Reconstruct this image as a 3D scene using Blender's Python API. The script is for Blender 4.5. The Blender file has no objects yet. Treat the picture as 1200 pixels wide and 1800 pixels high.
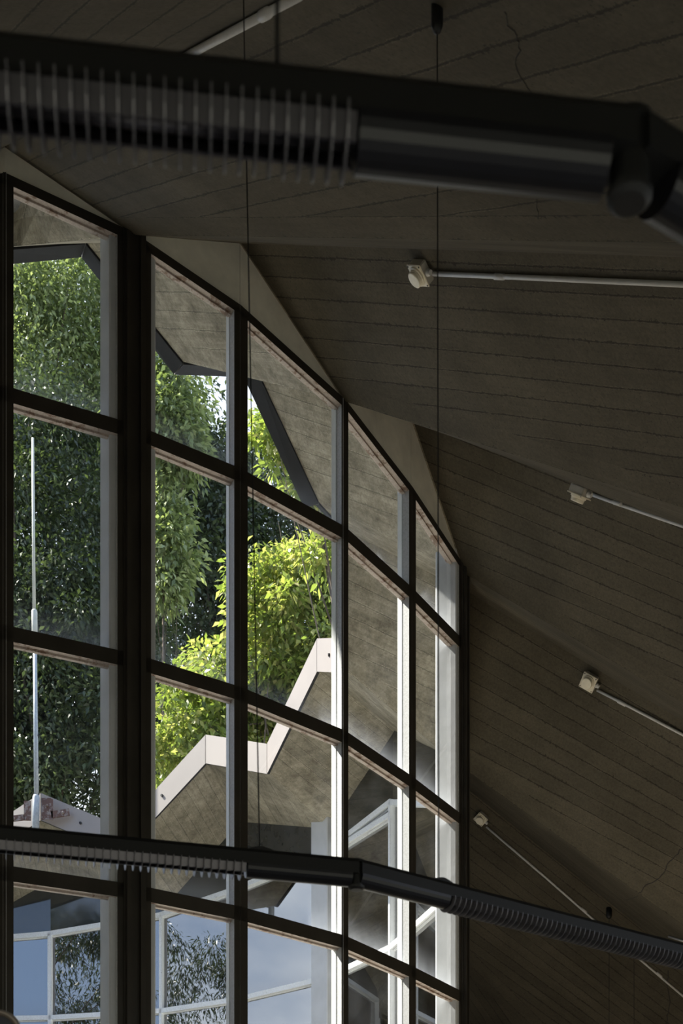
import bpy, bmesh, math, random
import numpy as np
from mathutils import Vector, Matrix
from mathutils.bvhtree import BVHTree
random.seed(7); rng = np.random.default_rng(7)
sc = bpy.context.scene
COL = sc.collection
# ------------------------------------------------------------------ camera
EYE = 1.6
F = 2400.0; HZ = 2361.0                      # focal length in pixels and horizon row of a 1200x1800 frame
cam = bpy.data.cameras.new('camera'); co = bpy.data.objects.new('camera', cam); COL.objects.link(co)
co.location = (0, 0, EYE); co.rotation_euler = (math.pi/2, 0, 0)
cam.sensor_width = 36; cam.sensor_height = 36; cam.sensor_fit = 'AUTO'
cam.lens = F/1800*36; cam.shift_x = 0; cam.shift_y = (HZ-900)/1800
cam.clip_end = 400; cam.clip_start = 0.05
cam.dof.use_dof = True; cam.dof.focus_distance = 13.0; cam.dof.aperture_fstop = 5.6
sc.camera = co
# ------------------------------------------------------------------ light and exposure
sc.view_settings.view_transform = 'Standard'; sc.view_settings.look = 'None'
sc.view_settings.gamma = 1; sc.view_settings.use_curve_mapping = False
sc.view_settings.exposure = 0.42
SKY = 1.9; SUN = 13.0
w = bpy.data.worlds.new('sky'); sc.world = w; w.use_nodes = True
nt = w.node_tree; nt.nodes.clear()
def N(nt, t, **k):
    n = nt.nodes.new(t)
    for a, b in k.items():
        if a.startswith('i_'): n.inputs[a[2:].replace('_', ' ')].default_value = b
        else: setattr(n, a, b)
    return n
tc = N(nt, 'ShaderNodeTexCoord'); sep = N(nt, 'ShaderNodeSeparateXYZ')
nt.links.new(tc.outputs['Generated'], sep.inputs[0])
gr = N(nt, 'ShaderNodeValToRGB'); gr.color_ramp.elements[0].position = 0.0; gr.color_ramp.elements[0].color = (.30, .40, .58, 1)
gr.color_ramp.elements[1].position = 0.75; gr.color_ramp.elements[1].color = (.13, .24, .50, 1)
nt.links.new(sep.outputs['Z'], gr.inputs[0])
mp = N(nt, 'ShaderNodeMapping'); mp.inputs['Scale'].default_value = (1.6, 1.6, 3.2); mp.inputs['Location'].default_value = (.3, .1, 0)
nz = N(nt, 'ShaderNodeTexNoise'); nz.inputs['Scale'].default_value = 1.5; nz.inputs['Detail'].default_value = 6; nz.inputs['Roughness'].default_value = .55
nt.links.new(tc.outputs['Generated'], mp.inputs[0]); nt.links.new(mp.outputs[0], nz.inputs['Vector'])
cr = N(nt, 'ShaderNodeValToRGB'); cr.color_ramp.elements[0].position = .38; cr.color_ramp.elements[1].position = .62
nt.links.new(nz.outputs[0], cr.inputs[0])
cy = N(nt, 'ShaderNodeMapRange'); cy.inputs[1].default_value = -.85; cy.inputs[2].default_value = -.35; nt.links.new(sep.outputs['Y'], cy.inputs[0])
cm = N(nt, 'ShaderNodeMath', operation='MULTIPLY'); nt.links.new(cr.outputs[0], cm.inputs[0]); nt.links.new(cy.outputs[0], cm.inputs[1])
mx = N(nt, 'ShaderNodeMix', data_type='RGBA'); nt.links.new(cm.outputs[0], mx.inputs[0]); nt.links.new(gr.outputs[0], mx.inputs[6]); mx.inputs[7].default_value = (.88, .92, 1.0, 1)
bg = N(nt, 'ShaderNodeBackground'); bg.inputs['Strength'].default_value = SKY; nt.links.new(mx.outputs[2], bg.inputs[0])
ow = N(nt, 'ShaderNodeOutputWorld'); nt.links.new(bg.outputs[0], ow.inputs[0])
sl = bpy.data.lights.new('sun', 'SUN'); sl.energy = SUN; sl.angle = math.radians(.6); sl.color = (1, .94, .84)
so = bpy.data.objects.new('sun', sl); COL.objects.link(so); so.location = (-20, 0, 40)
so.rotation_euler = (-Vector((-.66, .14, .74))).to_track_quat('-Z', 'Y').to_euler()

# ------------------------------------------------------------------ helpers
def U(x, y, D): return Vector(((x-600)/F*D, D, EYE+(HZ-y)/F*D))
def ray(x, y): return Vector(((x-600)/F, 1.0, (HZ-y)/F))
def obj(name, bm, mats, parent=None, smooth=False):
    me = bpy.data.meshes.new(name); bm.normal_update(); bm.to_mesh(me); bm.free()
    for m in (mats if isinstance(mats, (list, tuple)) else [mats]): me.materials.append(m)
    if smooth:
        for p in me.polygons: p.use_smooth = True
    o = bpy.data.objects.new(name, me); COL.objects.link(o)
    if parent is not None:
        o.parent = parent; o.matrix_parent_inverse = Matrix.Translation(-parent.location) if parent.type == 'EMPTY' else Matrix()
    return o
def empty(name, loc=(0, 0, 0)):
    o = bpy.data.objects.new(name, None); o.location = loc; o.empty_display_size = .1; COL.objects.link(o); return o
def tag(o, label, cat, group=None, kind=None):
    o['label'] = label; o['category'] = cat
    if group: o['group'] = group
    if kind: o['kind'] = kind
    return o
def struct(o): o['kind'] = 'structure'; return o
def prism(bm, ring0, ring1, mi=0):
    a = [bm.verts.new(p) for p in ring0]; b = [bm.verts.new(p) for p in ring1]; n = len(a); fs = []
    for i in range(n): fs.append(bm.faces.new((a[i], a[(i+1) % n], b[(i+1) % n], b[i])))
    fs.append(bm.faces.new(a[::-1])); fs.append(bm.faces.new(b))
    for f in fs: f.material_index = mi
    return fs
def bar(bm, p0, p1, s, n, mi=0, front=None):
    """bar from p0 to p1; s = full side vector (centred), n = depth vector from the front face back"""
    h = s/2
    q = lambda p: [p-h, p+h, p+h+n, p-h+n]
    fs = prism(bm, q(p0), q(p1), mi)
    if front is not None: fs[0].material_index = front
    bmesh.ops.recalc_face_normals(bm, faces=fs)
    return fs
def box(bm, c, ax, ay, az, mi=0):
    c = Vector(c); ax, ay, az = Vector(ax)/2, Vector(ay)/2, Vector(az)/2
    fs = prism(bm, [c-ax-ay-az, c+ax-ay-az, c+ax+ay-az, c-ax+ay-az], [c-ax-ay+az, c+ax-ay+az, c+ax+ay+az, c-ax+ay+az], mi)
    bmesh.ops.recalc_face_normals(bm, faces=fs); return fs
def frame_of(d):
    d = d.normalized(); a = d.cross(Vector((0, 0, 1)))
    if a.length < 1e-3: a = Vector((1, 0, 0))
    a.normalize(); return a, a.cross(d).normalized()
def tube(bm, pts, r, n=10, caps=True, mi=0):
    pts = [Vector(p) for p in pts]; rs = r if isinstance(r, (list, tuple)) else [r]*len(pts); rings = []
    a0 = None
    for i, p in enumerate(pts):
        d = pts[min(i+1, len(pts)-1)]-pts[max(i-1, 0)]; d.normalize()
        if a0 is None: a, b = frame_of(d)
        else:
            a = a0-d*a0.dot(d); a.normalize(); b = a.cross(d)
        a0 = a
        rings.append([bm.verts.new(p+(a*math.cos(2*math.pi*k/n)+b*math.sin(2*math.pi*k/n))*rs[i]) for k in range(n)])
    fs = []
    for r0, r1 in zip(rings, rings[1:]):
        for k in range(n): fs.append(bm.faces.new((r0[k], r0[(k+1) % n], r1[(k+1) % n], r1[k])))
    if caps: fs.append(bm.faces.new(rings[0][::-1])); fs.append(bm.faces.new(rings[-1]))
    for f in fs: f.material_index = mi
    bmesh.ops.recalc_face_normals(bm, faces=fs)
def lathe(bm, o, d, prof, n=24, mi=0):
    """prof = [(distance along d, radius)]"""
    d = Vector(d).normalized(); a, b = frame_of(d); rings = []
    for h, r in prof: rings.append([bm.verts.new(Vector(o)+d*h+(a*math.cos(2*math.pi*k/n)+b*math.sin(2*math.pi*k/n))*max(r, 1e-4)) for k in range(n)])
    fs = []
    for r0, r1 in zip(rings, rings[1:]):
        for k in range(n): fs.append(bm.faces.new((r0[k], r0[(k+1) % n], r1[(k+1) % n], r1[k])))
    fs.append(bm.faces.new(rings[0][::-1])); fs.append(bm.faces.new(rings[-1]))
    for f in fs: f.material_index = mi
    bmesh.ops.recalc_face_normals(bm, faces=fs)

# ------------------------------------------------------------------ materials
def mat(name):
    m = bpy.data.materials.new(name); m.use_nodes = True; nt = m.node_tree
    return m, nt, nt.nodes['Principled BSDF'], nt.nodes['Material Output']
def noise(nt, vec, scale, detail=4, rough=.6):
    n = N(nt, 'ShaderNodeTexNoise'); n.inputs['Scale'].default_value = scale; n.inputs['Detail'].default_value = detail; n.inputs['Roughness'].default_value = rough
    if vec is not None: nt.links.new(vec, n.inputs['Vector'])
    return n
def ramp(nt, src, a, b, ca=(0, 0, 0, 1), cb=(1, 1, 1, 1)):
    r = N(nt, 'ShaderNodeValToRGB'); r.color_ramp.elements[0].position = a; r.color_ramp.elements[1].position = b
    r.color_ramp.elements[0].color = ca; r.color_ramp.elements[1].color = cb; nt.links.new(src, r.inputs[0]); return r
def M_(nt, op, a, b=None, c=None):
    n = N(nt, 'ShaderNodeMath', operation=op)
    for i, v in enumerate((a, b, c)):
        if v is None: continue
        if isinstance(v, (int, float)): n.inputs[i].default_value = v
        else: nt.links.new(v, n.inputs[i])
    return n.outputs[0]
def mixc(nt, f, a, b, mode='MIX'):
    n = N(nt, 'ShaderNodeMix', data_type='RGBA', blend_type=mode)
    for i, v in ((0, f), (6, a), (7, b)):
        if isinstance(v, (int, float)): n.inputs[i].default_value = v
        elif isinstance(v, tuple): n.inputs[i].default_value = v if len(v) == 4 else v+(1,)
        else: nt.links.new(v, n.inputs[i])
    return n.outputs[2]
def plain(name, col, rough=.6, metal=0, var=.15, scale=8, spec=.5, bump=0):
    m, nt, b, o = mat(name); tc = N(nt, 'ShaderNodeTexCoord')
    n = noise(nt, tc.outputs['Object'], scale)
    c0 = tuple(c*(1-var) for c in col)+(1,); c1 = tuple(min(1, c*(1+var)) for c in col)+(1,)
    r = ramp(nt, n.outputs[0], .3, .7, c0, c1); nt.links.new(r.outputs[0], b.inputs['Base Color'])
    b.inputs['Roughness'].default_value = rough; b.inputs['Metallic'].default_value = metal; b.inputs['Specular IOR Level'].default_value = spec
    if bump:
        n2 = noise(nt, tc.outputs['Object'], scale*6); bp = N(nt, 'ShaderNodeBump'); bp.inputs['Strength'].default_value = bump; bp.inputs['Distance'].default_value = .01
        nt.links.new(n2.outputs[0], bp.inputs['Height']); nt.links.new(bp.outputs[0], b.inputs['Normal'])
    return m
def concrete(name, ca, cb, board=.185, groove=.75, stain=.5):
    """board-marked concrete: u runs along the boards, v across them (metres)"""
    m, nt, b, o = mat(name); uv = N(nt, 'ShaderNodeUVMap'); sp = N(nt, 'ShaderNodeSeparateXYZ'); nt.links.new(uv.outputs[0], sp.inputs[0])
    u, v = sp.outputs[0], sp.outputs[1]
    wob = noise(nt, uv.outputs[0], 3.0, 5, .7); v2 = M_(nt, 'ADD', v, M_(nt, 'MULTIPLY', M_(nt, 'SUBTRACT', wob.outputs[0], .5), .030))
    q = M_(nt, 'DIVIDE', v2, board); fl = M_(nt, 'FLOOR', q); fr = M_(nt, 'FRACT', q)
    edge = M_(nt, 'MINIMUM', fr, M_(nt, 'SUBTRACT', 1.0, fr))
    # broken joint lines
    brk = noise(nt, uv.outputs[0], 26, 4, .8); long_ = noise(nt, uv.outputs[0], 1.7, 2, .5)
    wdt = M_(nt, 'MULTIPLY', M_(nt, 'MULTIPLY', M_(nt, 'POWER', brk.outputs[0], 5.0), long_.outputs[0]), 2.1)
    g = M_(nt, 'LESS_THAN', edge, wdt)
    fine = M_(nt, 'LESS_THAN', edge, .012)
    ln = M_(nt, 'MAXIMUM', g, M_(nt, 'MULTIPLY', fine, .12))
    wn = N(nt, 'ShaderNodeTexWhiteNoise', noise_dimensions='1D'); nt.links.new(fl, wn.inputs['W'])
    tc = N(nt, 'ShaderNodeTexCoord')
    big = noise(nt, tc.outputs['Object'], .9, 6, .65); fin = noise(nt, tc.outputs['Object'], 38, 4, .75)
    mpn = N(nt, 'ShaderNodeMapping'); mpn.inputs['Scale'].default_value = (.8, 16, 1); nt.links.new(uv.outputs[0], mpn.inputs[0])
    strk = noise(nt, mpn.outputs[0], 1.4, 6, .7)
    c = mixc(nt, ramp(nt, big.outputs[0], .35, .68).outputs[0], ca, cb)
    c = mixc(nt, stain*.55, c, ramp(nt, strk.outputs[0], .3, .75, (.35, .33, .30, 1), (1, 1, 1, 1)).outputs[0], 'MULTIPLY')
    c = mixc(nt, .5, c, ramp(nt, fin.outputs[0], .30, .62, (.45, .44, .42, 1), (1, 1, 1, 1)).outputs[0], 'MULTIPLY')
    if stain > .9:
        mot = noise(nt, tc.outputs['Object'], 4.5, 9, .78); c = mixc(nt, .8, c, ramp(nt, mot.outputs[0], .34, .60, (.42, .40, .37, 1), (1.12, 1.12, 1.12, 1)).outputs[0], 'MULTIPLY')
    tone = M_(nt, 'ADD', M_(nt, 'MULTIPLY', wn.outputs['Value'], .22), .84); tcn = N(nt, 'ShaderNodeCombineXYZ')
    for i in range(3): nt.links.new(tone, tcn.inputs[i])
    c = mixc(nt, 1.0, c, tcn.outputs[0], 'MULTIPLY')
    c = mixc(nt, M_(nt, 'MULTIPLY', ln, groove), c, (ca[0]*.12, ca[1]*.12, ca[2]*.12))
    lip = M_(nt, 'MULTIPLY', M_(nt, 'LESS_THAN', edge, .07), M_(nt, 'GREATER_THAN', brk.outputs[0], .52)); c = mixc(nt, M_(nt, 'MULTIPLY', M_(nt, 'SUBTRACT', lip, M_(nt, 'MULTIPLY', lip, ln)), .42), c, (min(1, cb[0]*1.9), min(1, cb[1]*1.9), min(1, cb[2]*1.85)))
    pit = N(nt, 'ShaderNodeTexVoronoi'); pit.inputs['Scale'].default_value = 26; nt.links.new(tc.outputs['Object'], pit.inputs['Vector'])
    pm = M_(nt, 'MULTIPLY', M_(nt, 'LESS_THAN', pit.outputs['Distance'], .12), M_(nt, 'GREATER_THAN', big.outputs[0], .5))
    c = mixc(nt, M_(nt, 'MULTIPLY', pm, .6), c, (ca[0]*.2, ca[1]*.2, ca[2]*.2))
    nt.links.new(c, b.inputs['Base Color']); b.inputs['Roughness'].default_value = .95; b.inputs['Specular IOR Level'].default_value = .2
    h = M_(nt, 'SUBTRACT', M_(nt, 'ADD', M_(nt, 'MULTIPLY', fin.outputs[0], .35), M_(nt, 'MULTIPLY', wn.outputs['Value'], .35)), ln)
    bp = N(nt, 'ShaderNodeBump'); bp.inputs['Strength'].default_value = .6; bp.inputs['Distance'].default_value = .012
    nt.links.new(h, bp.inputs['Height']); nt.links.new(bp.outputs[0], b.inputs['Normal'])
    return m
CONC = concrete('board_marked_shaded_concrete', (.080, .069, .048), (.120, .104, .074), groove=.6)  # same concrete as outdoors, with indoor shade put into the darker colour
CONCO = concrete('weathered_daylit_concrete', (.35, .32, .25), (.52, .475, .375), stain=1.0, groove=.38)  # weathered mottling, plus courtyard light put into the paler base colour
SLABTOP = plain('roof_gravel', (.22, .21, .2), .95)
INF = plain('infill_plaster', (.84, .80, .69), .9, var=.16, scale=2.2, bump=.3)
SPANDREL = plain('dark_spandrel_glass', (.035, .038, .038), .04, var=.1, spec=1.0)
DARKWOOD = plain('dark_brown_frame_paint', (.034, .029, .023), .5, var=.25, scale=3, spec=.35)
def worn(name, base, rust, thr):
    m, nt, b, o = mat(name); tc = N(nt, 'ShaderNodeTexCoord'); n = noise(nt, tc.outputs['Object'], 9, 6, .7)
    r = ramp(nt, n.outputs[0], thr, thr+.06); c = mixc(nt, r.outputs[0], base, rust)
    n3 = noise(nt, tc.outputs['Object'], 60, 3); c = mixc(nt, .5, c, ramp(nt, n3.outputs[0], .3, .6, (.55, .53, .5, 1), (1, 1, 1, 1)).outputs[0], 'MULTIPLY')
    nt.links.new(c, b.inputs['Base Color']); b.inputs['Roughness'].default_value = .55; return m
REVEAL = worn('pale_grey_reveal_paint', (.52, .53, .55), (.30, .26, .23), .70)
SOFREV = worn('weathered_transom_underside', (.46, .39, .345), (.22, .145, .105), .53)
WHITEFR = worn('white_outdoor_frame_paint', (.82, .84, .86), (.25, .24, .22), .64)
PILLAR = plain('pale_pillar_render', (.52, .53, .55), .8, var=.08, scale=3, bump=.15)
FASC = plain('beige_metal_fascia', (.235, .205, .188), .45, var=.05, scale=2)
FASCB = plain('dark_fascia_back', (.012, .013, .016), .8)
GROUND = plain('ground_paving', (.22, .22, .17), .95, var=.4, scale=.6)
FLOORM = plain('floor_timber', (.46, .37, .27), .5, var=.15, scale=2)
WALLO = plain('outer_wall_plaster', (.33, .30, .25), .9)
BLACKM = plain('black_satin_metal', (.006, .006, .006), .5, var=.1, spec=.35)
LOUV = plain('louvre_aluminium', (.12, .115, .125), .4, metal=.5, var=.1)
REFL = plain('reflector_grey', (.09, .085, .095), .3, metal=.7, var=.1)
COVERM = plain('cover_dark_metal', (.010, .010, .012), .34, metal=.5)
PVC = plain('grey_pvc_conduit', (.50, .49, .47), .5, var=.08)
CREAM = plain('cream_plastic', (.66, .60, .47), .5, var=.05)
BOXG = plain('grey_plastic_box', (.40, .37, .31), .6, var=.08)
GALV = plain('galvanised_steel', (.30, .33, .36), .5, metal=.2, var=.2, scale=25)
FIBRE = plain('weathered_white_fibreglass', (.40, .40, .35), .6, var=.12)
RUST = worn('rusty_steel', (.22, .18, .16), (.10, .045, .028), .44)
BEADM = plain('white_glazing_bead', (.88, .90, .92), .4, var=.04)
BARK = plain('bark', (.10, .075, .055), .95, var=.35, scale=6, bump=.6)
def glass(name, refl, ior, dirt, tint=(.93, .96, .95, 1)):
    m, nt, b, o = mat(name); nt.nodes.remove(b)
    tr = N(nt, 'ShaderNodeBsdfTransparent'); tr.inputs[0].default_value = tint
    gl = N(nt, 'ShaderNodeBsdfGlossy'); gl.inputs['Roughness'].default_value = 0.0; gl.inputs['Color'].default_value = (refl, refl, refl, 1)
    lw = N(nt, 'ShaderNodeLayerWeight'); lw.inputs[0].default_value = .5; f0 = ((ior-1)/(ior+1))**2
    fr = M_(nt, 'ADD', f0, M_(nt, 'MULTIPLY', M_(nt, 'POWER', lw.outputs['Facing'], 5.0), 1-f0))
    mx = N(nt, 'ShaderNodeMixShader'); nt.links.new(fr, mx.inputs[0]); nt.links.new(tr.outputs[0], mx.inputs[1]); nt.links.new(gl.outputs[0], mx.inputs[2])
    # grime that has gathered along the lower edge and rain specks
    uv = N(nt, 'ShaderNodeUVMap'); sp = N(nt, 'ShaderNodeSeparateXYZ'); nt.links.new(uv.outputs[0], sp.inputs[0])
    tc = N(nt, 'ShaderNodeTexCoord'); n = noise(nt, tc.outputs['Object'], 7, 6, .75)
    low = M_(nt, 'MULTIPLY', M_(nt, 'POWER', M_(nt, 'MAXIMUM', M_(nt, 'SUBTRACT', 1.0, M_(nt, 'DIVIDE', sp.outputs[1], .42)), 0.0), 2.2), M_(nt, 'MULTIPLY', n.outputs[0], dirt))
    vo = N(nt, 'ShaderNodeTexVoronoi'); vo.inputs['Scale'].default_value = 16; nt.links.new(tc.outputs['Object'], vo.inputs['Vector'])
    spk = M_(nt, 'MULTIPLY', M_(nt, 'LESS_THAN', vo.outputs['Distance'], .045), .30)
    film = M_(nt, 'MULTIPLY', ramp(nt, noise(nt, tc.outputs['Object'], 1.3, 3).outputs[0], .45, .75).outputs[0], .022)
    tot = M_(nt, 'ADD', M_(nt, 'ADD', low, M_(nt, 'MULTIPLY', spk, dirt)), film)
    df = N(nt, 'ShaderNodeBsdfDiffuse'); df.inputs[0].default_value = (.72, .76, .80, 1); tl = N(nt, 'ShaderNodeBsdfTranslucent'); tl.inputs[0].default_value = (.72, .78, .86, 1)
    ad = N(nt, 'ShaderNodeMixShader'); ad.inputs[0].default_value = .6; nt.links.new(df.outputs[0], ad.inputs[1]); nt.links.new(tl.outputs[0], ad.inputs[2])
    m2 = N(nt, 'ShaderNodeMixShader'); nt.links.new(tot, m2.inputs[0]); nt.links.new(mx.outputs[0], m2.inputs[1]); nt.links.new(ad.outputs[0], m2.inputs[2])
    nt.links.new(m2.outputs[0], o.inputs[0]); return m
GLASS = glass('window_glass', .9, 1.6, .5)
GLASSF = glass('reflective_window_glass', 1.0, 3.1, .35, (.30, .32, .34, 1))

# ------------------------------------------------------------------ folded roof lines (V = valley fold, R = ridge fold)
def pw(x, y, D): p = U(x, y, D); return p
W = {}      # wall points
W['R-1'] = pw(8, 258, 11.16); W['V0'] = pw(237, 413, 11.63); W['R0'] = pw(424, 428, 12.22); W['V1'] = pw(607, 706, 13.09)
W['R1'] = pw(725, 737, 14.15); W['V2'] = pw(817, 1008, 15.23); W['R2'] = pw(824, 1042, 16.6); W['V3'] = pw(793, 1335, 18.0)
W['R3'] = pw(700, 1290, 20.1); W['V4'] = pw(585, 1462, 21.8); W['R4'] = pw(424, 1450, 23.2); W['V5'] = pw(289, 1606, 24.0)
W['R5'] = pw(92, 1553, 24.5); W['V6'] = pw(-60, 1640, 24.6)
HEAD = {'R-1': 312, 'V0': 418, 'R0': 545, 'V1': 710, 'R1': 863, 'V2': 1003}
T = {}      # eave tips (underside)
T['V0'] = pw(-5, 436, 13.9); T['R0'] = pw(150, 424, 14.2); T['V1'] = pw(322, 636, 14.6); T['R1'] = pw(450, 645, 15.2); T['V2'] = pw(560, 882, 16.0)
T['R2'] = pw(603, 930, 16.7); T['V3'] = pw(608, 1178, 17.6); T['R3'] = pw(562, 1177, 18.5); T['V4'] = pw(473, 1358, 20.4); T['R4'] = pw(364, 1340, 21.4)
T['V5'] = pw(215, 1500, 22.4); T['R5'] = pw(72, 1440, 22.7); T['V6'] = pw(-60, 1525, 23.4)
C = Vector((-4.3, 18.0, 0))
PHI = {'R-1': 24, 'V0': 31, 'R0': 40, 'V1': 49.5, 'R1': 59.5, 'V2': 69.5, 'R2': 80, 'V3': 91, 'R3': 103, 'V4': 117, 'R4': 138, 'V5': 160, 'R5': 182, 'V6': 197}
LINEPX = {'R-1': (490, 0), 'V0': (1200, 427), 'R0': (1200, 452), 'V1': (1200, 892), 'V2': (1200, 1236), 'R2': (1200, 1267), 'V3': (1060, 1526), 'R3': (1200, 1690)}
def hdir(a): a = math.radians(a); return Vector((math.sin(a), -math.cos(a), 0))
names = ['R-1', 'V0', 'R0', 'V1', 'R1', 'V2', 'R2', 'V3', 'R3', 'V4', 'R4', 'V5', 'R5', 'V6']
az = 197.0; k = 6
n_rest = 14; a0, a1 = 200.0, 368.0
rest = []
for i in range(n_rest):
    a = a0+(a1-a0)*(i+.5)/n_rest; kd = 'R' if i % 2 == 0 else 'V'; nm = kd+'x%d' % i
    d = hdir(a); p = C+d*6.6; z = 9.44-.21*(p.y-11.6)+(.5 if kd == 'R' else 0)-4.6*max(0, math.sin(math.radians(-a)))**.6  # unseen west eaves, lowered so the far glass mirrors open sky
    W[nm] = Vector((p.x, p.y, z+EYE)); t = C+d*(5.5 if a < 262 else 4.4); T[nm] = Vector((t.x, t.y, z+EYE+1.05)); PHI[nm] = a; rest.append(nm)
T['R-1'] = Vector((C.x+.35, C.y-4.15, T['R0'].z+.55))
T['R-1'] = C+hdir(14)*4.2; T['R-1'].z = T['R0'].z+.35
names = names+rest
O = {}
for nm in names:
    d = hdir(PHI[nm]); p = W[nm]; m = .70
    if nm in LINEPX:
        r = ray(*LINEPX[nm]); r2 = r.x
        # p.x + t d.x = r2 (p.y + t d.y)
        t = (r2*p.y-p.x)/(d.x-r2*d.y); q = p+d*t; z = EYE+r.z*q.y; m = (p.z-z)/t
    tout = 12.2 if nm in ('R-1', 'V0', 'Vx13', 'Rx12') else 10.5
    if nm in ('V4', 'R4', 'V5', 'R5', 'V6'): tout = 8.0
    if nm.startswith(('Rx', 'Vx')) and nm not in ('Vx13', 'Rx12'): tout = 8.0
    O[nm] = p+d*tout-Vector((0, 0, m*tout))
    if O[nm].z < 1.9: O[nm] = p+d*((p.z-1.9)/m)-Vector((0, 0, p.z-1.9))
    print('line', nm, 'slope', round(m, 2), 'out', [round(v, 2) for v in O[nm]])
# ceiling plates
BAND = .24
cbm = bmesh.new(); uvl = cbm.loops.layers.uv.new('UVMap')
def along(nm, j, n1=5, n2=14):
    if j <= n1: return T[nm].lerp(W[nm], j/n1)
    return W[nm].lerp(O[nm], (j-n1)/n2)
def plate(a, b):
    v, r = (a, b) if a[0] == 'V' else (b, a)
    NJ = 19
    for seg in ((0, 5), (5, 19)):
        V0_, V1_, R0_, R1_ = along(v, seg[0]), along(v, seg[1]), along(r, seg[0]), along(r, seg[1])
        nrm = (V1_-V0_).cross(R1_-V0_).normalized()
        e1 = (R1_-R0_).normalized(); e1 = (e1-nrm*e1.dot(nrm)).normalized(); e2 = nrm.cross(e1)
        g1 = (V1_-V0_).normalized(); g2 = nrm.cross(g1).normalized()
        off = hash(v+r) % 7 * 3.1
        off = (names.index(v)*3.7+names.index(r)*1.9)
        for j in range(seg[0], seg[1]):
            for (wa, wb, band) in ((0, 1, True), (1, 2, False), (2, 3, False), (3, 4, False), (4, 5, False)):
                def pt(jj, wi):
                    pv, pr_ = along(v, jj), along(r, jj); L = (pr_-pv).length; bf = min(.45, BAND/L)
                    if wi == 0: f = 0
                    else: f = bf+(1-bf)*(wi-1)/4
                    return pv.lerp(pr_, f)
                ps = [pt(j, wa), pt(j+1, wa), pt(j+1, wb), pt(j, wb)]
                vs = [cbm.verts.new(p) for p in ps]
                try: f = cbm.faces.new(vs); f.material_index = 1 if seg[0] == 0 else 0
                except Exception: continue
                for lp, p in zip(f.loops, ps):
                    if band: lp[uvl].uv = ((p-V0_).dot(g1)+off, abs((p-V0_).dot(g2))/BAND*.184+.004)
                    else: lp[uvl].uv = ((p-R0_).dot(e1)+off, (p-R0_).dot(e2)+off)
cyc = names+[names[0]]
for a, b in zip(cyc, cyc[1:]): plate(a, b)
bmesh.ops.remove_doubles(cbm, verts=cbm.verts, dist=1e-4)
for f in cbm.faces:
    f.normal_update()
    if f.normal.z > 0: f.normal_flip()
bvh = BVHTree.FromBMesh(cbm)
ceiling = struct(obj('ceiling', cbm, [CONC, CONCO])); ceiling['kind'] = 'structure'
def onceil(x, y):
    h = bvh.ray_cast(Vector((0, 0, EYE)), ray(x, y).normalized(), 100)
    n = h[1]
    if n.dot(ray(x, y)) > 0: n = -n
    return h[0], n
# roof deck above (top of the slab)
tb = bmesh.new(); th = Vector((0, 0, .34))
for a, b in zip(cyc, cyc[1:]):
    for P, Q in ((T, W), (W, O)):
        vs = [tb.verts.new(P[a]+th), tb.verts.new(P[b]+th), tb.verts.new(Q[b]+th), tb.verts.new(Q[a]+th)]; tb.faces.new(vs)
    vs = [tb.verts.new(O[a]), tb.verts.new(O[b]), tb.verts.new(O[b]+th), tb.verts.new(O[a]+th)]; tb.faces.new(vs)
roof = struct(obj('trim_1', tb, SLABTOP))
# metal fascia round the eaves
fi = 2
for a, b in zip(cyc, cyc[1:]):
    fb = bmesh.new(); A, B = T[a], T[b]
    ina = (C-A); ina.z = 0; ina.normalize(); inb = (C-B); inb.z = 0; inb.normalize()
    near = names.index(a) < 5 or a in rest[-3:]
    lo = Vector((0, 0, -.03)); hi = Vector((0, 0, .42))
    A0, B0, A1, B1 = A+lo, B+lo, A+hi, B+hi
    for o in (0,):
        s, e = .004, .996; tk = .19 if near else .04
        r0 = [A0.lerp(B0, s), A0.lerp(B0, s)+ina*tk-Vector((0, 0, .0)), A1.lerp(B1, s)+ina*tk, A1.lerp(B1, s)]
        r1 = [A0.lerp(B0, e), A0.lerp(B0, e)+inb*tk-Vector((0, 0, .0)), A1.lerp(B1, e)+inb*tk, A1.lerp(B1, e)]
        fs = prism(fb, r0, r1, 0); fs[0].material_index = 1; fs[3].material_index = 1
        bmesh.ops.recalc_face_normals(fb, faces=fs)
        mid = (A+B)/2; dd = (B-A).normalized()
        if names.index(a) >= 7: tube(fb, [mid+ina*.03+Vector((0, 0, .2)), mid+ina*.06+Vector((0, 0, .2))], .022, 8, mi=1)
    struct(obj('trim_%d' % fi, fb, [FASC, FASCB])); fi += 1

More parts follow.
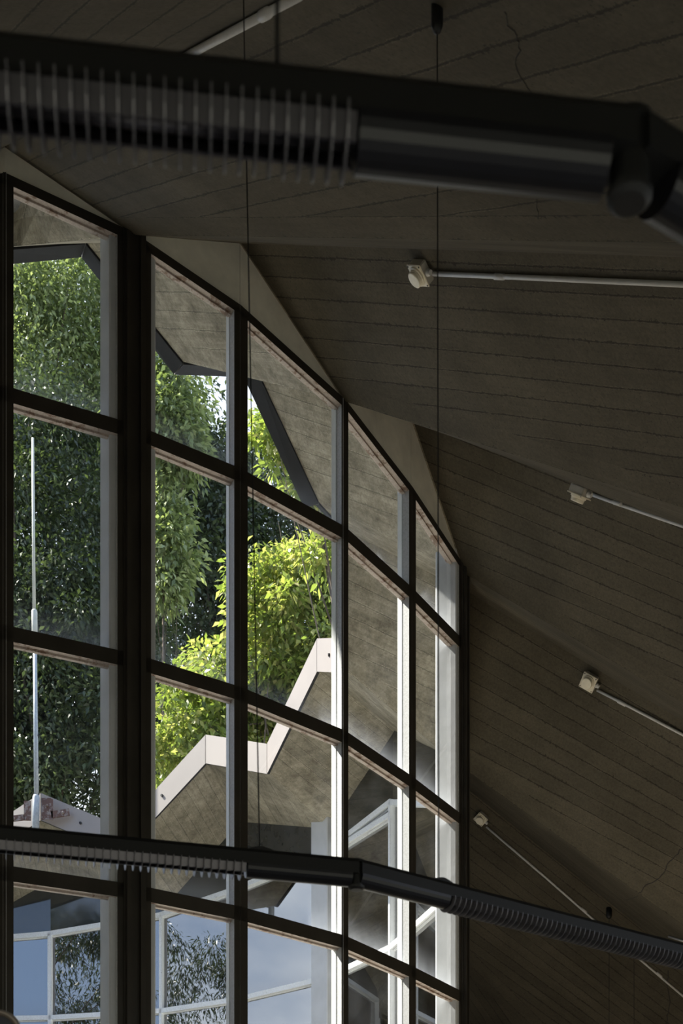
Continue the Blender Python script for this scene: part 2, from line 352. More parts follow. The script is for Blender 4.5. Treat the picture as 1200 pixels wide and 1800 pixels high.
# ------------------------------------------------------------------ glazing of the courtyard
ZT = [EYE+z for z in (7.765, 5.81, 3.845, 1.885, -.075)]
def rp(nm): return Vector((W[nm].x, W[nm].y, 0))
wi = 1
def facet(a, b, gapa, gapb, heada, headb, near=True, ts=ZT, mull=(), glassm=None):
    """one glazed facet from plan point a to b; heads are the z of the head bar's centre"""
    global wi
    A, B = rp(a), rp(b); d = (B-A).normalized(); L = (B-A).length
    inn = Vector((d.y, -d.x, 0))
    if inn.dot(A+B-2*C) < 0: inn = -inn              # towards the room, away from the courtyard
    Dp = -inn*.11
    A2, B2 = A+d*gapa, B-d*gapb; Z = Vector((0, 0, 1))
    hz = lambda p: heada+(headb-heada)*((p-A).dot(d)/L)
    win = struct(empty('window_%d' % wi, (A+B)/2)); wi += 1
    front, side, under = DARKWOOD, (REVEAL if near else WHITEFR), (SOFREV if near else WHITEFR)
    wv = .085 if near else .045
    def upright(p, w):
        bm = bmesh.new(); h = hz(p)
        bar(bm, p, p+Z*h, d*w, Dp, 1, 0)
        bar(bm, p-inn*.085, p-inn*.085+Z*h, d*(w+.012), -inn*.05, 2)       # glazing bead
        if not near: bar(bm, p-inn*.10, p-inn*.10+Z*h, d*w, -inn*.05, 1)
        return obj('mullion', bm, [front, side, BEADM], win)
    us = [A2+d*wv/2, B2-d*wv/2]+[A+d*L*m for m in mull]
    for p in us: upright(p, wv)
    def rail(z0, z1, hgt, nm):
        bm = bmesh.new(); fs = bar(bm, A2+Z*z0, B2+Z*z1, Z*hgt, Dp, 1, 0)
        for f in fs:
            if f.normal.z < -.5: f.material_index = 2
        for s in (1, -1): bar(bm, A2+Z*(z0+s*(hgt/2+.008))-inn*.05, B2+Z*(z1+s*(hgt/2+.008))-inn*.05, Z*.016, -inn*.035, 1 if s > 0 else 2)
        if not near: bar(bm, A2+Z*z0-inn*.10, B2+Z*z1-inn*.10, Z*hgt, -inn*.05, 1)
        return obj(nm, bm, [front, side, under], win)
    rail(hz(A2), hz(B2), .085, 'head_rail')
    for z in ts:
        if z < min(hz(A2), hz(B2))-.05: rail(z, z, .125 if near else .08, 'transom')
    rail(.08, .08, .16, 'sill_rail')
    # panes
    xs = sorted([(p-A).dot(d) for p in us]); zs = [t for t in ts if t < min(hz(A2), hz(B2))-.05]+[.08]
    for x0, x1 in zip(xs, xs[1:]):
        top = None
        for j, z in enumerate(zs):
            zt0, zt1 = (hz(A+d*x0), hz(A+d*x1)) if j == 0 else (zs[j-1], zs[j-1])
            bm = bmesh.new(); uvp = bm.loops.layers.uv.new('UVMap'); off = -inn*.065
            q = [A+d*x0+Z*z, A+d*x1+Z*z, A+d*x1+Z*zt1, A+d*x0+Z*zt0]
            f = bm.faces.new([bm.verts.new(p+off) for p in q])
            for lp, p in zip(f.loops, q): lp[uvp].uv = ((p-A).dot(d), max(0, p.z-z-(.06)))
            obj('pane', bm, glassm or GLASS, win)
    # infill wall between head rail and roof
    bm = bmesh.new(); e = .004
    Wa, Wb = W[a], W[b]
    h0, h1 = heada+.04, headb+.04
    q = [A+d*e+Z*h0, B-d*e+Z*h1, B-d*e+Z*max(Wb.z+.05, h1+.02), A+d*e+Z*max(Wa.z+.05, h0+.02)]
    fs = prism(bm, [p-inn*.02 for p in q], [p-inn*.09 for p in q]); bmesh.ops.recalc_face_normals(bm, faces=fs)
    return win, bm, (d, inn)
near_seq = ['R-1', 'V0', 'R0', 'V1', 'R1', 'V2']
hzv = {}
for nm in near_seq:
    hzv[nm] = EYE+(HZ-HEAD[nm])/F*W[nm].y
for nm, y in (('R3', 1412), ('V4', 1500), ('R4', 1566), ('V5', 1612), ('R5', 1645)): hzv[nm] = EYE+(HZ-y)/F*W[nm].y
hzv['R2'] = hzv['V2']-.30; hzv['V3'] = EYE+6.85+.25; hzv['V6'] = hzv['R5']-.1
for nm in rest: hzv[nm] = W[nm].z-(.62 if nm[0] == 'R' else .12)
wn_ = ['wall_near_%s' % s for s in ('west', 'left', 'centre_left', 'centre', 'centre_right', 'right')]
wc = 0
for i, (a, b) in enumerate(zip(cyc, cyc[1:])):
    near = names.index(a) < 7
    g = lambda nm: .068 if nm in ('V0', 'V2', 'V4', 'V6') or (nm[0] == 'V' and nm[1] == 'x' and int(nm[2:]) % 4 == 1) else .0
    if near or a in rest:
        ga, gb = g(a), g(b)
        if ga == 0: ga = -.034 if a[0] == 'V' else -.012
        if gb == 0: gb = -.034 if b[0] == 'V' else -.012
        win, bm, fr = facet(a, b, ga, gb, hzv[a], hzv[b], near or a in rest)
    else:
        ga, gb = g(a), g(b)
        win, bm, fr = facet(a, b, ga, gb, hzv[a], hzv[b], False, glassm=GLASSF)
    side = ['south', 'south_east', 'east', 'north_east', 'north', 'north_west', 'west', 'south_west'][int(((math.degrees(math.atan2(W[a].x-C.x, -(W[a].y-C.y)))) % 360)//45)]
    o = struct(obj('wall_'+side, bm, INF if (near or a in rest) else SPANDREL)); o.location = (0, 0, 0)

# corner posts inside and pale pillars outside at every second valley
for nm in names:
    isp = nm in ('V0', 'V2', 'V4', 'V6') or (nm[0] == 'V' and nm[1] == 'x' and int(nm[2:]) % 4 == 1)
    if not isp: continue
    i = names.index(nm); p = rp(nm); pa, pb = rp(cyc[i-1] if i else cyc[-2]), rp(cyc[i+1])
    d = ((pb-p).normalized()+(p-pa).normalized()).normalized(); inn = Vector((d.y, -d.x, 0))
    if inn.dot(p-C) < 0: inn = -inn
    Z = Vector((0, 0, 1)); zt = hzv[nm]+.08
    bm = bmesh.new()
    box(bm, p-inn*.02+Z*zt/2, d*.20, inn*.05, Z*zt)
    for s in (-1, 1): box(bm, p+d*s*.062+inn*.012+Z*zt/2, d*.04, inn*.05, Z*zt)
    struct(obj('trim_%d' % fi, bm, DARKWOOD if i < 7 else WHITEFR)); fi += 1
    if nm not in ('V0', 'V2', 'V4'): continue          # the others stand outside the view
    bm = bmesh.new(); ztp = W[nm].z+.18
    pin = p-inn*.165
    if nm == 'V2': ztp = EYE+(HZ-985)/F*pin.y
    box(bm, pin+Z*ztp/2, d*.42, inn*.24, Z*ztp)
    bmesh.ops.bevel(bm, geom=[e for e in bm.edges if abs((e.verts[0].co-e.verts[1].co).z) > 1], offset=.012, segments=1, affect='EDGES')
    o = obj('concrete_pillar', bm, PILLAR)
    lab = {'V0': 'pale square pillar outside left window, behind widest dark post', 'V2': 'pale pillar outside the rightmost pane beside the dark ceiling',
           'V4': 'pale pillar standing across courtyard, under the stepped beige eave'}[nm]
    tag(o, lab, 'pillar', 'pillars round the courtyard')

# ------------------------------------------------------------------ floor, ground, outer wall
bm = bmesh.new(); vs0 = [bm.verts.new((rp(n).x, rp(n).y, 0.0)) for n in names]; vs1 = [bm.verts.new((O[n].x, O[n].y, 0.0)) for n in names]
for i in range(len(names)): j = (i+1) % len(names); bm.faces.new((vs0[i], vs1[i], vs1[j], vs0[j]))
ext = bmesh.ops.extrude_face_region(bm, geom=list(bm.faces))
for v in ext['geom']:
    if isinstance(v, bmesh.types.BMVert): v.co.z -= .2
bmesh.ops.recalc_face_normals(bm, faces=list(bm.faces)); struct(obj('floor', bm, FLOORM))
bm = bmesh.new(); bmesh.ops.create_circle(bm, cap_ends=True, radius=90, segments=48, matrix=Matrix.Translation((0, 20, -.22)))
g_ = tag(obj('ground', bm, GROUND), 'pale paved ground around and inside the courtyard', 'ground'); g_['kind'] = 'structure'
bm = bmesh.new(); cv = [bm.verts.new((rp(n).x+(C.x-rp(n).x)*.03, rp(n).y+(C.y-rp(n).y)*.03, .9)) for n in names]; bm.faces.new(cv)
ext = bmesh.ops.extrude_face_region(bm, geom=list(bm.faces))
for v in ext['geom']:
    if isinstance(v, bmesh.types.BMVert): v.co.z -= 1.1
bmesh.ops.recalc_face_normals(bm, faces=list(bm.faces)); struct(obj('floor_courtyard_bounce', bm, plain('white_bounce_surface', (.74, .72, .66), .95, var=.06)))  # unseen slab, raised and whitened to bounce light onto the soffits
bm = bmesh.new(); OWH = .3
for i in range(len(names)):
    j = (i+1) % len(names); a, b = O[names[i]], O[names[j]]; n = Vector(((b-a).y, -(b-a).x, 0)).normalized()*.15
    Z = Vector((0, 0, 1)); a0_, b0_ = Vector((a.x, a.y, 0)), Vector((b.x, b.y, 0))
    full = 6 <= i <= 19
    ha, hb = (a.z+.1, b.z+.1) if full else (OWH, OWH)
    prism(bm, [a0_, b0_, b0_+n, a0_+n], [a0_+Z*ha, b0_+Z*hb, b0_+n+Z*hb, a0_+n+Z*ha])
bmesh.ops.recalc_face_normals(bm, faces=list(bm.faces)); struct(obj('wall_outer', bm, WALLO))

# ------------------------------------------------------------------ ceiling heat detectors with conduit
def detector(x, y, px_dia, pts, label, grp='ceiling detectors'):
    p, n = onceil(x, y)
    far, _ = onceil(*pts[0]) if pts else (p+Vector((1, 0, 0)), n)
    u = (far-p); u = (u-n*u.dot(n)).normalized(); v = n.cross(u)
    dist = p.y; s = px_dia/F*dist
    root = empty('heat_detector', p)
    bm = bmesh.new(); box(bm, p+n*.25*s, u*1.15*s, v*1.15*s, n*.5*s); bmesh.ops.bevel(bm, geom=list(bm.edges), offset=.05*s, segments=2, affect='EDGES'); obj('back_box', bm, BOXG, root)
    bm = bmesh.new(); box(bm, p+n*.50*s, u*1.25*s, v*1.25*s, n*.08*s); bmesh.ops.bevel(bm, geom=list(bm.edges), offset=.03*s, segments=2, affect='EDGES')
    obj('cover_plate', bm, CREAM, root)
    for a in (-1, 1):
        for b in (-1, 1):
            bm = bmesh.new(); lathe(bm, p+n*.535*s+u*a*.52*s+v*b*.52*s, n, [(0, .05*s), (.03*s, .045*s)], 8); obj('screw', bm, BLACKM, root)
    bm = bmesh.new(); lathe(bm, p+n*.53*s, n, [(0, .54*s), (.10*s, .54*s), (.12*s, .47*s), (.20*s, .46*s)], 28); obj('collar', bm, CREAM, root, False)
    bm = bmesh.new(); lathe(bm, p+n*.70*s, n, [(0, .43*s), (.06*s, .445*s), (.16*s, .44*s), (.19*s, .40*s), (.2*s, .05*s)], 28); obj('detector_cap', bm, plain_cap, root)
    bm = bmesh.new(); q = p+n*.25*s+u*.58*s; lathe(bm, q, u, [(0, .15*s), (.06*s, .19*s), (.14*s, .19*s), (.2*s, .15*s), (.34*s, .14*s)], 16); obj('gland', bm, PVC, root)
    tag(root, label, 'detector', grp)
    return root, p, n, s
plain_cap = plain('detector_cap_cream', (.72, .66, .52), .45, var=.06, scale=30)
def conduit(pts, r, label, couplers=(), lift=None):
    P = []
    for x, y in pts:
        p, n = onceil(x, y); P.append(p+n*(lift or r))
    root = empty('conduit', P[0])
    # straight run, lying just off the ceiling
    bm = bmesh.new(); tube(bm, P, r, 12); obj('pipe', bm, PVC, root, True)
    for t in couplers:
        a = P[0].lerp(P[-1], t); d = (P[-1]-P[0]).normalized(); bm = bmesh.new(); tube(bm, [a-d*r*3.4, a-d*r*3.2, a+d*r*3.2, a+d*r*3.4], [r*1.05, r*1.28, r*1.28, r*1.05], 14); obj('coupler', bm, PVC, root, True)
    tag(root, label, 'conduit', 'ceiling conduits'); return root
D1 = detector(745, 472, 31, [(1200, 500)], 'cream round detector on ceiling at top, nearest the camera')
conduit([(764, 478), (940, 485), (1500, 509)], .0165, 'pale conduit running level right from uppermost ceiling detector', (.2,))
D2 = detector(1023, 856, 27, [(1200, 925)], 'cream round detector midway down the ceiling, tip of second conduit')
conduit([(1044, 868), (1095, 885), (1500, 1022)], .0165, 'pale conduit sloping right from the second detector down', (.11,))
D3 = detector(1038, 1196, 22, [(1200, 1290)], 'small cream detector on ceiling third from the top')
conduit([(1050, 1212), (1120, 1248), (1500, 1448)], .0165, 'thin pale conduit sloping right from the third detector down', (.1,))
D4 = detector(847, 1436, 16, [(1060, 1630)], 'smallest cream detector next to right edge of the glazing')
conduit([(855, 1452), (960, 1542), (1060, 1630), (1500, 2005)], .0165, 'long thin conduit sloping from smallest detector past lower luminaire', (.25, .45))
conduit([(225, 148), (530, -17)], .0165, 'pale conduit crossing ceiling fold at top left', (.85,))
conduit([(1176, 1645), (1215, 1657)], .014, 'short stub of conduit on ceiling at lower right edge')

# cracks in the concrete
def crack(pts, wpx, seed):
    r = random.Random(seed); bm = bmesh.new(); out = []
    for (x0, y0), (x1, y1) in zip(pts, pts[1:]):
        n = max(2, int(math.hypot(x1-x0, y1-y0)/6))
        for i in range(n): t = i/n; out.append((x0+(x1-x0)*t+r.uniform(-1.8, 1.8), y0+(y1-y0)*t+r.uniform(-1.8, 1.8)))
    out.append(pts[-1]); P = [onceil(*q) for q in out]
    L = []
    for i, (p, n) in enumerate(P):
        d = (P[min(i+1, len(P)-1)][0]-P[max(i-1, 0)][0]).normalized(); s = n.cross(d).normalized()*(wpx/F*p.y)*r.uniform(.25, .6)
        L.append((bm.verts.new(p+s+n*.001), bm.verts.new(p+n*.004), bm.verts.new(p-s+n*.001)))
    for a, b in zip(L, L[1:]): bm.faces.new((a[0], a[1], b[1], b[0])); bm.faces.new((a[1], a[2], b[2], b[1]))
    o = obj('crack', bm, CRACKM, ceiling)
CRACKM = plain('crack_shadow', (.03, .027, .022), 1.0)
crack([(888, 18), (893, 45), (908, 60), (914, 88), (906, 110), (914, 135), (935, 163)], 2.6, 1)
crack([(1200, 1490), (1172, 1520), (1160, 1545), (1140, 1553), (1118, 1575), (1100, 1582)], 1.8, 2)
crack([(1175, 1705), (1172, 1740), (1177, 1760), (1170, 1800)], 2.2, 3)
crack([(944, 350), (945, 384)], 1.8, 4)

# ------------------------------------------------------------------ ring luminaires
def profile(a, b, pts):  # local section (side, up) -> ring around axis point
    return lambda p: [p+a*s+b*t for s, t in pts]
def luminaire_segment(root, P, Q, louvres, covers, S=1.0, pitch=.026):
    d = (Q-P); L = d.length; d.normalize(); a = Vector((d.y, -d.x, 0)).normalized()
    if a.y > 0: a = -a                            # a points to the camera side
    b = a.cross(d); b = b if b.z > 0 else -b
    sec = [(-.036, .0), (-.036, .038), (-.028, .052), (.028, .052), (.036, .038), (.036, .0)]
    sec = [(s*S, t*S) for s, t in sec]
    bm = bmesh.new(); fs = prism(bm, [P+a*s+b*t for s, t in sec], [Q+a*s+b*t for s, t in sec]); bmesh.ops.recalc_face_normals(bm, faces=fs); obj('housing', bm, BLACKM, root)
    R = .040*S
    arc = lambda r, n=12: [(r*math.cos(math.pi+math.pi*k/n), r*math.sin(math.pi+math.pi*k/n)) for k in range(n+1)]
    for t0, t1 in louvres:
        bm = bmesh.new(); n = int((t1-t0)*L/pitch)
        for k in range(n+1):
            o = P+d*(t0*L+k*pitch); sec2 = arc(R*1.24)
            prism(bm, [o+a*s+b*t for s, t in sec2], [o+d*.0022+a*s+b*t for s, t in sec2])
        bmesh.ops.recalc_face_normals(bm, faces=list(bm.faces)); obj('louvre', bm, LOUV, root)
        bm = bmesh.new(); o0, o1 = P+d*t0*L, P+d*t1*L
        for sgn in (-1, 1):
            sq = [(sgn*.030*S, 0), (sgn*.033*S, 0), (sgn*.022*S, -.026*S), (sgn*.017*S, -.026*S)]
            fs = prism(bm, [o0+a*s+b*t for s, t in sq], [o1+a*s+b*t for s, t in sq]); bmesh.ops.recalc_face_normals(bm, faces=fs)
        obj('reflector', bm, REFL, root)
        bm = bmesh.new(); tube(bm, [o0-b*.012*S, o1-b*.012*S], .009*S, 10); obj('lamp_tube', bm, REFL, root, True)
    for t0, t1 in covers:
        bm = bmesh.new(); o0, o1 = P+d*t0*L, P+d*t1*L; sq = arc(R)
        fs = prism(bm, [o0+a*s+b*t for s, t in sq], [o1+a*s+b*t for s, t in sq]); bmesh.ops.recalc_face_normals(bm, faces=fs); obj('cover', bm, COVERM, root, False)
    return d, a, b
def joint(root, p, S=1.0):
    bm = bmesh.new(); lathe(bm, p-Vector((0, 0, .050*S)), (0, 0, 1), [(0, .020*S), (.006*S, .028*S), (.014*S, .029*S), (.016*S, .025*S), (.092*S, .025*S), (.094*S, .031*S), (.103*S, .030*S), (.108*S, .02*S)], 24); obj('joint', bm, BLACKM, root)
def clip(root, p, d, S=1.0):
    bm = bmesh.new(); a = Vector((d.y, -d.x, 0)).normalized(); q = p+Vector((0, 0, .050*S))
    sec = [(-.048, 0), (-.03, .007), (-.006, .013), (.006, .013), (.03, .007), (.048, 0)]
    fs = prism(bm, [q+a*.03*S+d*s*S+Vector((0, 0, t*S)) for s, t in sec], [q-a*.03*S+d*s*S+Vector((0, 0, t*S)) for s, t in sec]); bmesh.ops.recalc_face_normals(bm, faces=fs); obj('cable_clip', bm, BLACKM, root)
def hang(root, top, bottom, r=.0022, cap=True, rc=.020, hc=.085):
    if cap:
        bm = bmesh.new(); lathe(bm, top+Vector((0, 0, .02)), (0, 0, -1), [(0, rc*.8), (.01, rc), (hc*.8, rc*.98), (hc, rc*.6), (hc+.006, rc*.15)], 20); obj('ceiling_cap', bm, BLACKM, root, True)
    bm = bmesh.new(); tube(bm, [top, bottom], r, 6); obj('cable', bm, BLACKM, root)
pc, _ = onceil(768, 12); D_c = pc.y; zl = EYE+(HZ-1563)/F*D_c
print('cap point', pc, 'lamp z', zl)
def lamp_pt(x, y, z): D = (z-EYE)*F/(HZ-y); return U(x, y, D)
def lamp_pt_xy(x, y): return lamp_pt(x, y, zl)
# lower ring: joints at x=-420, 626, 1500
axis_off = 0
J0, J1 = lamp_pt_xy(-60, 1477), lamp_pt_xy(626, 1540)
e2 = lamp_pt_xy(1200, 1684)
J2 = J1+(e2-J1)*2.3
J0 = J1+(J0-J1)*1.12
SL = (46/F*J1.y)/.092*1.0
print('lower lamp', J0, J1, J2, 'scale', SL)
low = empty('pendant_luminaire', J1)
dL = (J0-J1).length
def tx(P, Q, x):   # parameter on PQ that is seen at column x
    r = (x-600)/F; return (r*P.y-P.x)/((Q.x-P.x)-r*(Q.y-P.y))
ta = tx(J0, J1, 430)
d1 = luminaire_segment(low, J0, J1, [(0, ta)], [(ta+.003, .985)], SL, .026*SL/1.0)[0]
ta = tx(J1, J2, 785)
d2 = luminaire_segment(low, J1, J2, [(ta, 1)], [(0, ta-.003)], SL, .026*SL/1.0)[0]
joint(low, J1, SL)
def ppt(P, Q, x): return P.lerp(Q, tx(P, Q, x))
c1 = ppt(J0, J1, 456); clip(low, c1, d1, SL)
t1, _ = onceil(430, -2); rr = (t1-c1).normalized()
r0 = ray(427, -45); hh = bvh.ray_cast(Vector((0, 0, EYE)), r0.normalized(), 100)[0]
hang(low, hh, c1+Vector((0, 0, .065*SL)), .0024)
c2 = ppt(J1, J2, 771); clip(low, c2, d2, SL); hang(low, pc, c2+Vector((0, 0, .065*SL)), .0024, True, .022, .11)
tag(low, 'lower black pendant luminaire of jointed tubes crossing in front of the windows', 'luminaire', 'suspended ring luminaires')
# upper ring, close to the camera
zu = zl
K0, K1 = lamp_pt(-120, 156, zu), lamp_pt(1106, 290, zu)
K2 = lamp_pt(1240, 374, zu)
print('upper', K0, K1, K2)
SU = (132/F*lamp_pt(600, 230, zu).y)/.092
upp = empty('pendant_luminaire', K1)
ta = tx(K0, K1, 622)
du = luminaire_segment(upp, K0, K1, [(0, ta)], [(ta+.003, .96)], SU, 27/F*K0.y)[0]
d3 = luminaire_segment(upp, K1, K1+(K2-K1)*3, [], [(.12, 1)], SU)[0]
joint(upp, K1, SU)
cu = ppt(K0, K1, 487); clip(upp, cu, du, SU*.8)
hh = bvh.ray_cast(cu+Vector((0, 0, .1)), Vector((0, 0, 1)), 50)[0]
if hh is None: hh = cu+Vector((0, 0, 2))
hang(upp, hh, cu+Vector((0, 0, .05)), .0030, False)
tag(upp, 'upper black pendant luminaire with louvres, out of focus near the camera', 'luminaire', 'suspended ring luminaires')
# two more ceiling caps with cables, of luminaires below the frame
for (x, y, hpx, wire, lab) in ((1070, 1598, 15, True, 'small black cable cap under the ceiling fold with a thin wire'), (1114, 1646, 18, False, 'stubby black cable cap on ceiling above right end of luminaire')):
    p, n = onceil(x, y); root = empty('cable_cap', p); rr_ = (5 if wire else 7)/F*p.y
    bm = bmesh.new(); lathe(bm, p+Vector((0, 0, .02)), (0, 0, -1), [(0, rr_), (hpx/F*p.y, rr_), (hpx/F*p.y+.03, rr_*.7), (hpx/F*p.y+.034, rr_*.1)], 16); obj('cap', bm, BLACKM, root, True)
    bm = bmesh.new(); tube(bm, [p, Vector((p.x, p.y, 2.2))], .003, 6); obj('cable', bm, BLACKM, root)
    tag(root, lab, 'cable cap', 'cable caps of lamps hanging lower')
# round spotlight at the lower left corner
pS = U(-2, 1815, 4.2); root = empty('spotlight', pS); ax = Vector((.05, -1, -.35)).normalized()
s = 40/F*4.2
bm = bmesh.new(); lathe(bm, pS, ax, [(-1.5*s, .3*s), (-1.3*s, .6*s), (-.6*s, .9*s), (-.1*s, .97*s), (0, 1.0*s), (.12*s, .98*s), (.12*s, .84*s), (0, .80*s)], 32); obj('housing', bm, plain('bronze_paint', (.16, .13, .10), .4, metal=.4), root, True)
bm = bmesh.new(); lathe(bm, pS+ax*.0*s, ax, [(-.3*s, .8*s), (.02*s, .74*s), (.15*s, .6*s), (.25*s, .4*s), (.3*s, .15*s)], 28); obj('lens', bm, plain('dark_lens', (.05, .05, .055), .12), root, True)
bm = bmesh.new(); tube(bm, [pS-ax*1.1*s, pS-ax*1.1*s-Vector((.3, 0, .05)), pS-ax*1.1*s-Vector((.3, 0, 5.2))], .02, 10); obj('bracket', bm, BLACKM, root)
tag(root, 'round bronze-rimmed spotlight peeking in at the bottom left corner', 'spotlight')

# ------------------------------------------------------------------ antenna mast on the far roof edge
MD = 22.4
root = empty('antenna_mast', U(62, 1470, MD)); px = MD/F
def pxy(x, y): return U(x, y, MD)
bm = bmesh.new(); tube(bm, [pxy(57.5, 770), pxy(60, 1074)], [2.3*px, 3.0*px], 12); obj('aerial_rod', bm, FIBRE, root, True)
bm = bmesh.new(); tube(bm, [pxy(60.4, 1072), pxy(60.4, 1075), pxy(61, 1110), pxy(61, 1112)], [4*px, 5.2*px, 5.2*px, 4*px], 14); obj('sleeve', bm, FIBRE, root, True)
bm = bmesh.new(); tube(bm, [pxy(61, 1110), pxy(64, 1400)], [3.4*px, 4.2*px], 12); obj('pole', bm, GALV, root, True)
bm = bmesh.new(); tube(bm, [pxy(63.5, 1398), pxy(63.5, 1402), pxy(62.5, 1475)], [5*px, 6.4*px, 6.4*px], 14); obj('lower_tube', bm, GALV, root, True)
for y in (1293, 1349, 1396):
    bm = bmesh.new(); tube(bm, [pxy(58, y), pxy(69, y)], 1.8*px, 8); obj('clamp', bm, FASCB, root)
for x, y, w_, h_, t_ in ((47, 1423, 12, 34, 0), (82, 1420, 20, 38, 0), (105, 1428, 32, 12, -.15), (30, 1436, 24, 10, -.12)):
    bm = bmesh.new(); c = pxy(x, y)+Vector((0, .05, 0)); ca, sa = math.cos(t_), math.sin(t_)
    box(bm, c, Vector((ca, 0, -sa))*w_*px, Vector((0, .03, 0)), Vector((sa, 0, ca))*h_*px); o = obj('bracket', bm, RUST, root)
for x, y in ((82, 1415), (110, 1428), (24, 1438), (60, 1409)):
    bm = bmesh.new(); lathe(bm, pxy(x, y)+Vector((0, .03, 0)), (0, -1, 0), [(0, 2.2*px), (.04, 2.0*px), (.045, .5*px)], 8); obj('bolt', bm, RUST, root)
tag(root, 'tall thin antenna mast bolted to the far eave at left', 'antenna')

# ------------------------------------------------------------------ trees
def leafmat(name, c0, c1, c2, tl=.45):
    m, nt, b, o = mat(name); nt.nodes.remove(b)
    at = N(nt, 'ShaderNodeUVMap'); sp = N(nt, 'ShaderNodeSeparateXYZ'); nt.links.new(at.outputs[0], sp.inputs[0])
    r = N(nt, 'ShaderNodeValToRGB'); r.color_ramp.elements[0].color = c0+(1,); r.color_ramp.elements[1].color = c2+(1,); e = r.color_ramp.elements.new(.55); e.color = c1+(1,)
    nt.links.new(sp.outputs[0], r.inputs[0])
    d = N(nt, 'ShaderNodeBsdfPrincipled'); nt.links.new(r.outputs[0], d.inputs['Base Color']); d.inputs['Roughness'].default_value = .38
    t = N(nt, 'ShaderNodeBsdfTranslucent'); nt.links.new(mixc(nt, 1.0, r.outputs[0], (1.25, 1.35, .7), 'MULTIPLY'), t.inputs[0])
    mx = N(nt, 'ShaderNodeMixShader'); mx.inputs[0].default_value = tl; nt.links.new(d.outputs[0], mx.inputs[1]); nt.links.new(t.outputs[0], mx.inputs[2]); nt.links.new(mx.outputs[0], o.inputs[0]); return m
LEAFD = leafmat('dark_evergreen_leaves', (.018, .028, .015), (.042, .060, .028), (.11, .14, .066), .3)
LEAFM = leafmat('mid_green_sunlit_leaves', (.085, .115, .050), (.19, .23, .105), (.40, .43, .25), .4)  # mid-green tree; also the evergreen's top, with sunlight put into the tone
LEAFY = leafmat('yellow_green_leaves', (.10, .14, .04), (.25, .30, .08), (.50, .43, .22), .5)
def leaves(name, clumps, per, size, material, parent, droop=.35, aspect=.42, spread=1.0):
    """clumps: (centre, radius); each clump gets 'per' leaves, most of them near its skin"""
    n = len(clumps)*per
    cc = np.array([c[0] for c in clumps]); cr_ = np.array([c[1] for c in clumps])
    idx = np.repeat(np.arange(len(clumps)), per)
    dv = rng.normal(size=(n, 3)); dv /= np.linalg.norm(dv, axis=1)[:, None]
    rad = cr_[idx]*(rng.random(n)**.45)*spread
    pos = cc[idx]+dv*rad[:, None]*np.array([1, 1, .72])
    # leaf axis: outwards and drooping
    ax = dv+rng.normal(size=(n, 3))*.6; ax[:, 2] -= droop; ax /= np.linalg.norm(ax, axis=1)[:, None]
    up = rng.normal(size=(n, 3))*.55+np.array([0, 0, 1.0]); sd = np.cross(ax, up); sd /= np.linalg.norm(sd, axis=1)[:, None]
    nn = np.cross(sd, ax)
    L = size*(.65+.7*rng.random(n)); Wd = L*aspect
    p0 = pos; p1 = pos+ax*(L*.45)[:, None]+sd*(Wd/2)[:, None]+nn*(L*.06)[:, None]; p2 = pos+ax*L[:, None]-np.array([0, 0, 1])*(L*.12)[:, None]; p3 = pos+ax*(L*.45)[:, None]-sd*(Wd/2)[:, None]+nn*(L*.06)[:, None]
    V = np.stack([p0, p1, p2, p3], 1).reshape(-1, 3).astype(np.float32)
    me = bpy.data.meshes.new(name); me.vertices.add(n*4); me.vertices.foreach_set('co', V.ravel())
    me.loops.add(n*4); me.loops.foreach_set('vertex_index', np.arange(n*4, dtype=np.int32))
    me.polygons.add(n); me.polygons.foreach_set('loop_start', np.arange(0, n*4, 4, dtype=np.int32)); me.polygons.foreach_set('loop_total', np.full(n, 4, dtype=np.int32))
    me.update(calc_edges=True)
    uv = me.uv_layers.new(name='UVMap'); tone = np.clip(rng.random(n)*.7+(rng.random(len(clumps))*.3)[idx], 0, 1); u = np.repeat(tone, 4)
    uv.data.foreach_set('uv', np.stack([u, np.tile([0, .5, 1, .5], n)], 1).astype(np.float32).ravel())
    me.materials.append(material); o = bpy.data.objects.new(name, me); COL.objects.link(o)
    if parent is not None: o.parent = parent; o.matrix_parent_inverse = Matrix.Translation(-parent.location)
    return o
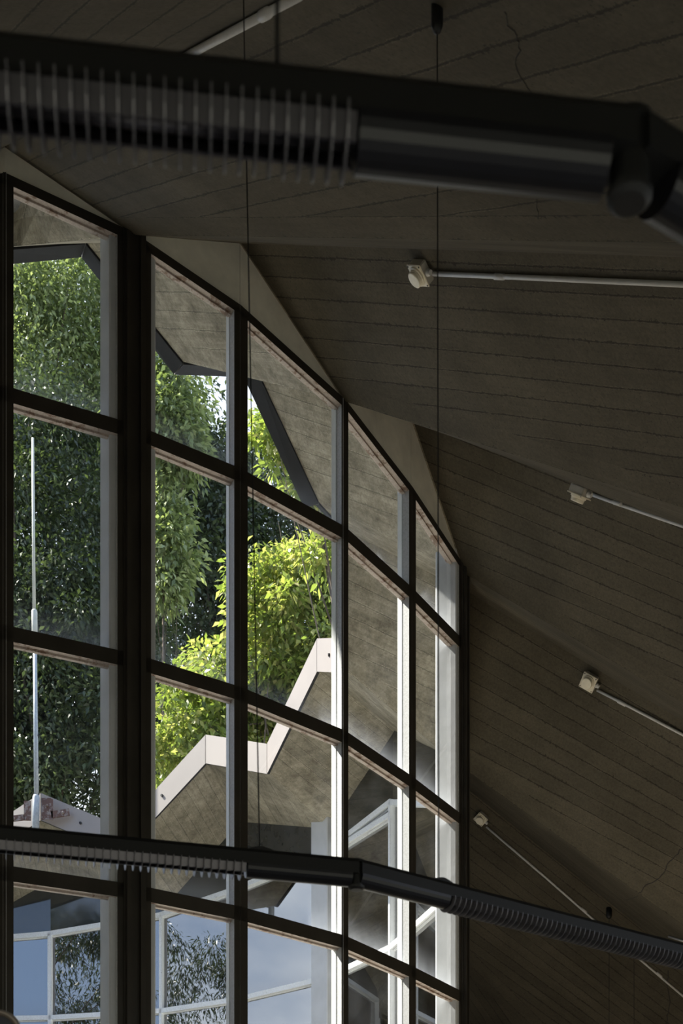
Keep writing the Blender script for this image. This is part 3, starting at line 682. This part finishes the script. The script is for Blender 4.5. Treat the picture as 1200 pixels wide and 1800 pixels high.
def tree(nm, base, ells, nclump, crad, per, size, material, label, droop=.35, branches=26, trunk_r=.3, aspect=.42, group=None, skin=.55):
    """ells: list of (centre, (rx, ry, rz)) crown lobes"""
    root = empty(nm, base); cl = []
    vol = np.array([e[1][0]*e[1][1]*e[1][2] for e in ells])**(2/3); vol /= vol.sum()
    for i in range(nclump):
        e = ells[rng.choice(len(ells), p=vol)]
        d = rng.normal(size=3); d /= np.linalg.norm(d)
        r = skin+(1-skin)*rng.random()**.6
        cl.append((np.array(e[0])+d*r*np.array(e[1]), crad*(.6+.8*rng.random())))
    leaves('foliage', cl, per, size, material, root, droop, aspect)
    bm = bmesh.new(); b = Vector(base); top = Vector(tuple(np.mean([np.array(e[0]) for e in ells], 0)))
    mid = b.lerp(top, .55)+Vector((.3, .2, 0))
    tube(bm, [b, b.lerp(mid, .5), mid, top], [trunk_r, trunk_r*.85, trunk_r*.65, trunk_r*.25], 12); obj('trunk', bm, BARK, root, True)
    bm = bmesh.new()
    for i in range(branches):
        c = Vector(tuple(cl[rng.integers(len(cl))][0])); t = .35+.6*rng.random(); s0 = mid.lerp(top, (t-.35)/.65) if t > .35 else b.lerp(mid, t)
        k1 = s0.lerp(c, .5)+Vector((rng.normal()*.3, rng.normal()*.3, .4)); rr = trunk_r*.15
        tube(bm, [s0, k1, c, c+(c-k1)*.25+Vector((0, 0, -.1))], [rr, rr*.6, rr*.3, rr*.08], 6)
    obj('branch', bm, BARK, root, True)
    tag(root, label, 'tree', group)
    return root
def E(x, y, D, rx, ry, ryd=None):    # lobe centred on a sight line: radii given in pixels at that distance
    p = U(x, y, D); s = D/F; return ((p.x, p.y, p.z), (rx*s, (ryd or rx)*s, ry*s))
def at(x, D): return ((x-600)/F*D, D, -.2)
GR = 'trees beyond the courtyard roof'
tree('broadleaf_tree', at(40, 38), [E(60, 1020, 38, 200, 330), E(130, 1250, 36, 190, 300), E(-40, 1250, 37, 150, 350)], 620, 1.0, 210, .17, LEAFD,
     'tall dark evergreen tree filling the leftmost window behind the antenna', branches=40, trunk_r=.45, group=GR)
tree('broadleaf_tree', at(90, 41), [E(95, 640, 41, 175, 210), E(60, 700, 41, 170, 180)], 330, 1.0, 200, .17, LEAFM,  # sunlit top of the evergreen, its light put into paler leaves
     'crown of the dark evergreen, sunlight put into its paler leaves, top of leftmost window', branches=20, trunk_r=.35, group=GR)
tree('broadleaf_tree', at(330, 44), [E(300, 860, 44, 130, 210), E(330, 1130, 44, 190, 330), E(480, 930, 46, 110, 160), E(500, 1200, 46, 160, 260)], 540, 1.1, 200, .19, LEAFD,
     'dark tree seen through the middle windows behind the yellow-green one', branches=34, trunk_r=.4, group=GR)
tree('broadleaf_tree', at(230, 33), [E(285, 740, 33, 55, 110), E(290, 960, 33, 30, 110)], 70, .62, 170, .19, LEAFM,
     'mid-green tree with drooping leaf tips left of the second window', .6, branches=8, trunk_r=.07, group=GR)
tree('broadleaf_tree', at(520, 28), [E(520, 1110, 28, 130, 135), E(330, 1300, 28, 90, 105), E(440, 1230, 29, 110, 90), E(610, 1050, 28, 60, 100), E(560, 1260, 29, 120, 100)], 230, .55, 190, .155, LEAFY,
     'bright yellow-green tree with open branches above the stepped beige eave', .5, branches=30, trunk_r=.2, aspect=.5, group=GR, skin=.4)
tree('broadleaf_tree', at(780, 24), [E(480, 760, 24, 34, 80), E(545, 870, 24, 30, 34), E(575, 970, 24, 34, 36), E(600, 800, 24, 60, 120)], 46, .34, 70, .17, LEAFY,
     'sunlit hanging leaf sprays under the eave in the third window', .7, branches=7, trunk_r=.12, aspect=.45, group=GR, skin=.3)
# trees on the camera's side of the building; the far windows mirror them
tree('conifer_tree', (-24, 6, -.2), [((-19.5, 5.5, 10), (2.2, 3.2, 8)), ((-25, 13.5, 8), (3, 4.5, 8.5)), ((-27, 19, 6), (3, 3, 7))], 330, .85, 330, .20, LEAFD, 'dark weeping tree mirrored in the far windows at bottom left', 1.2, trunk_r=.4, aspect=.2)
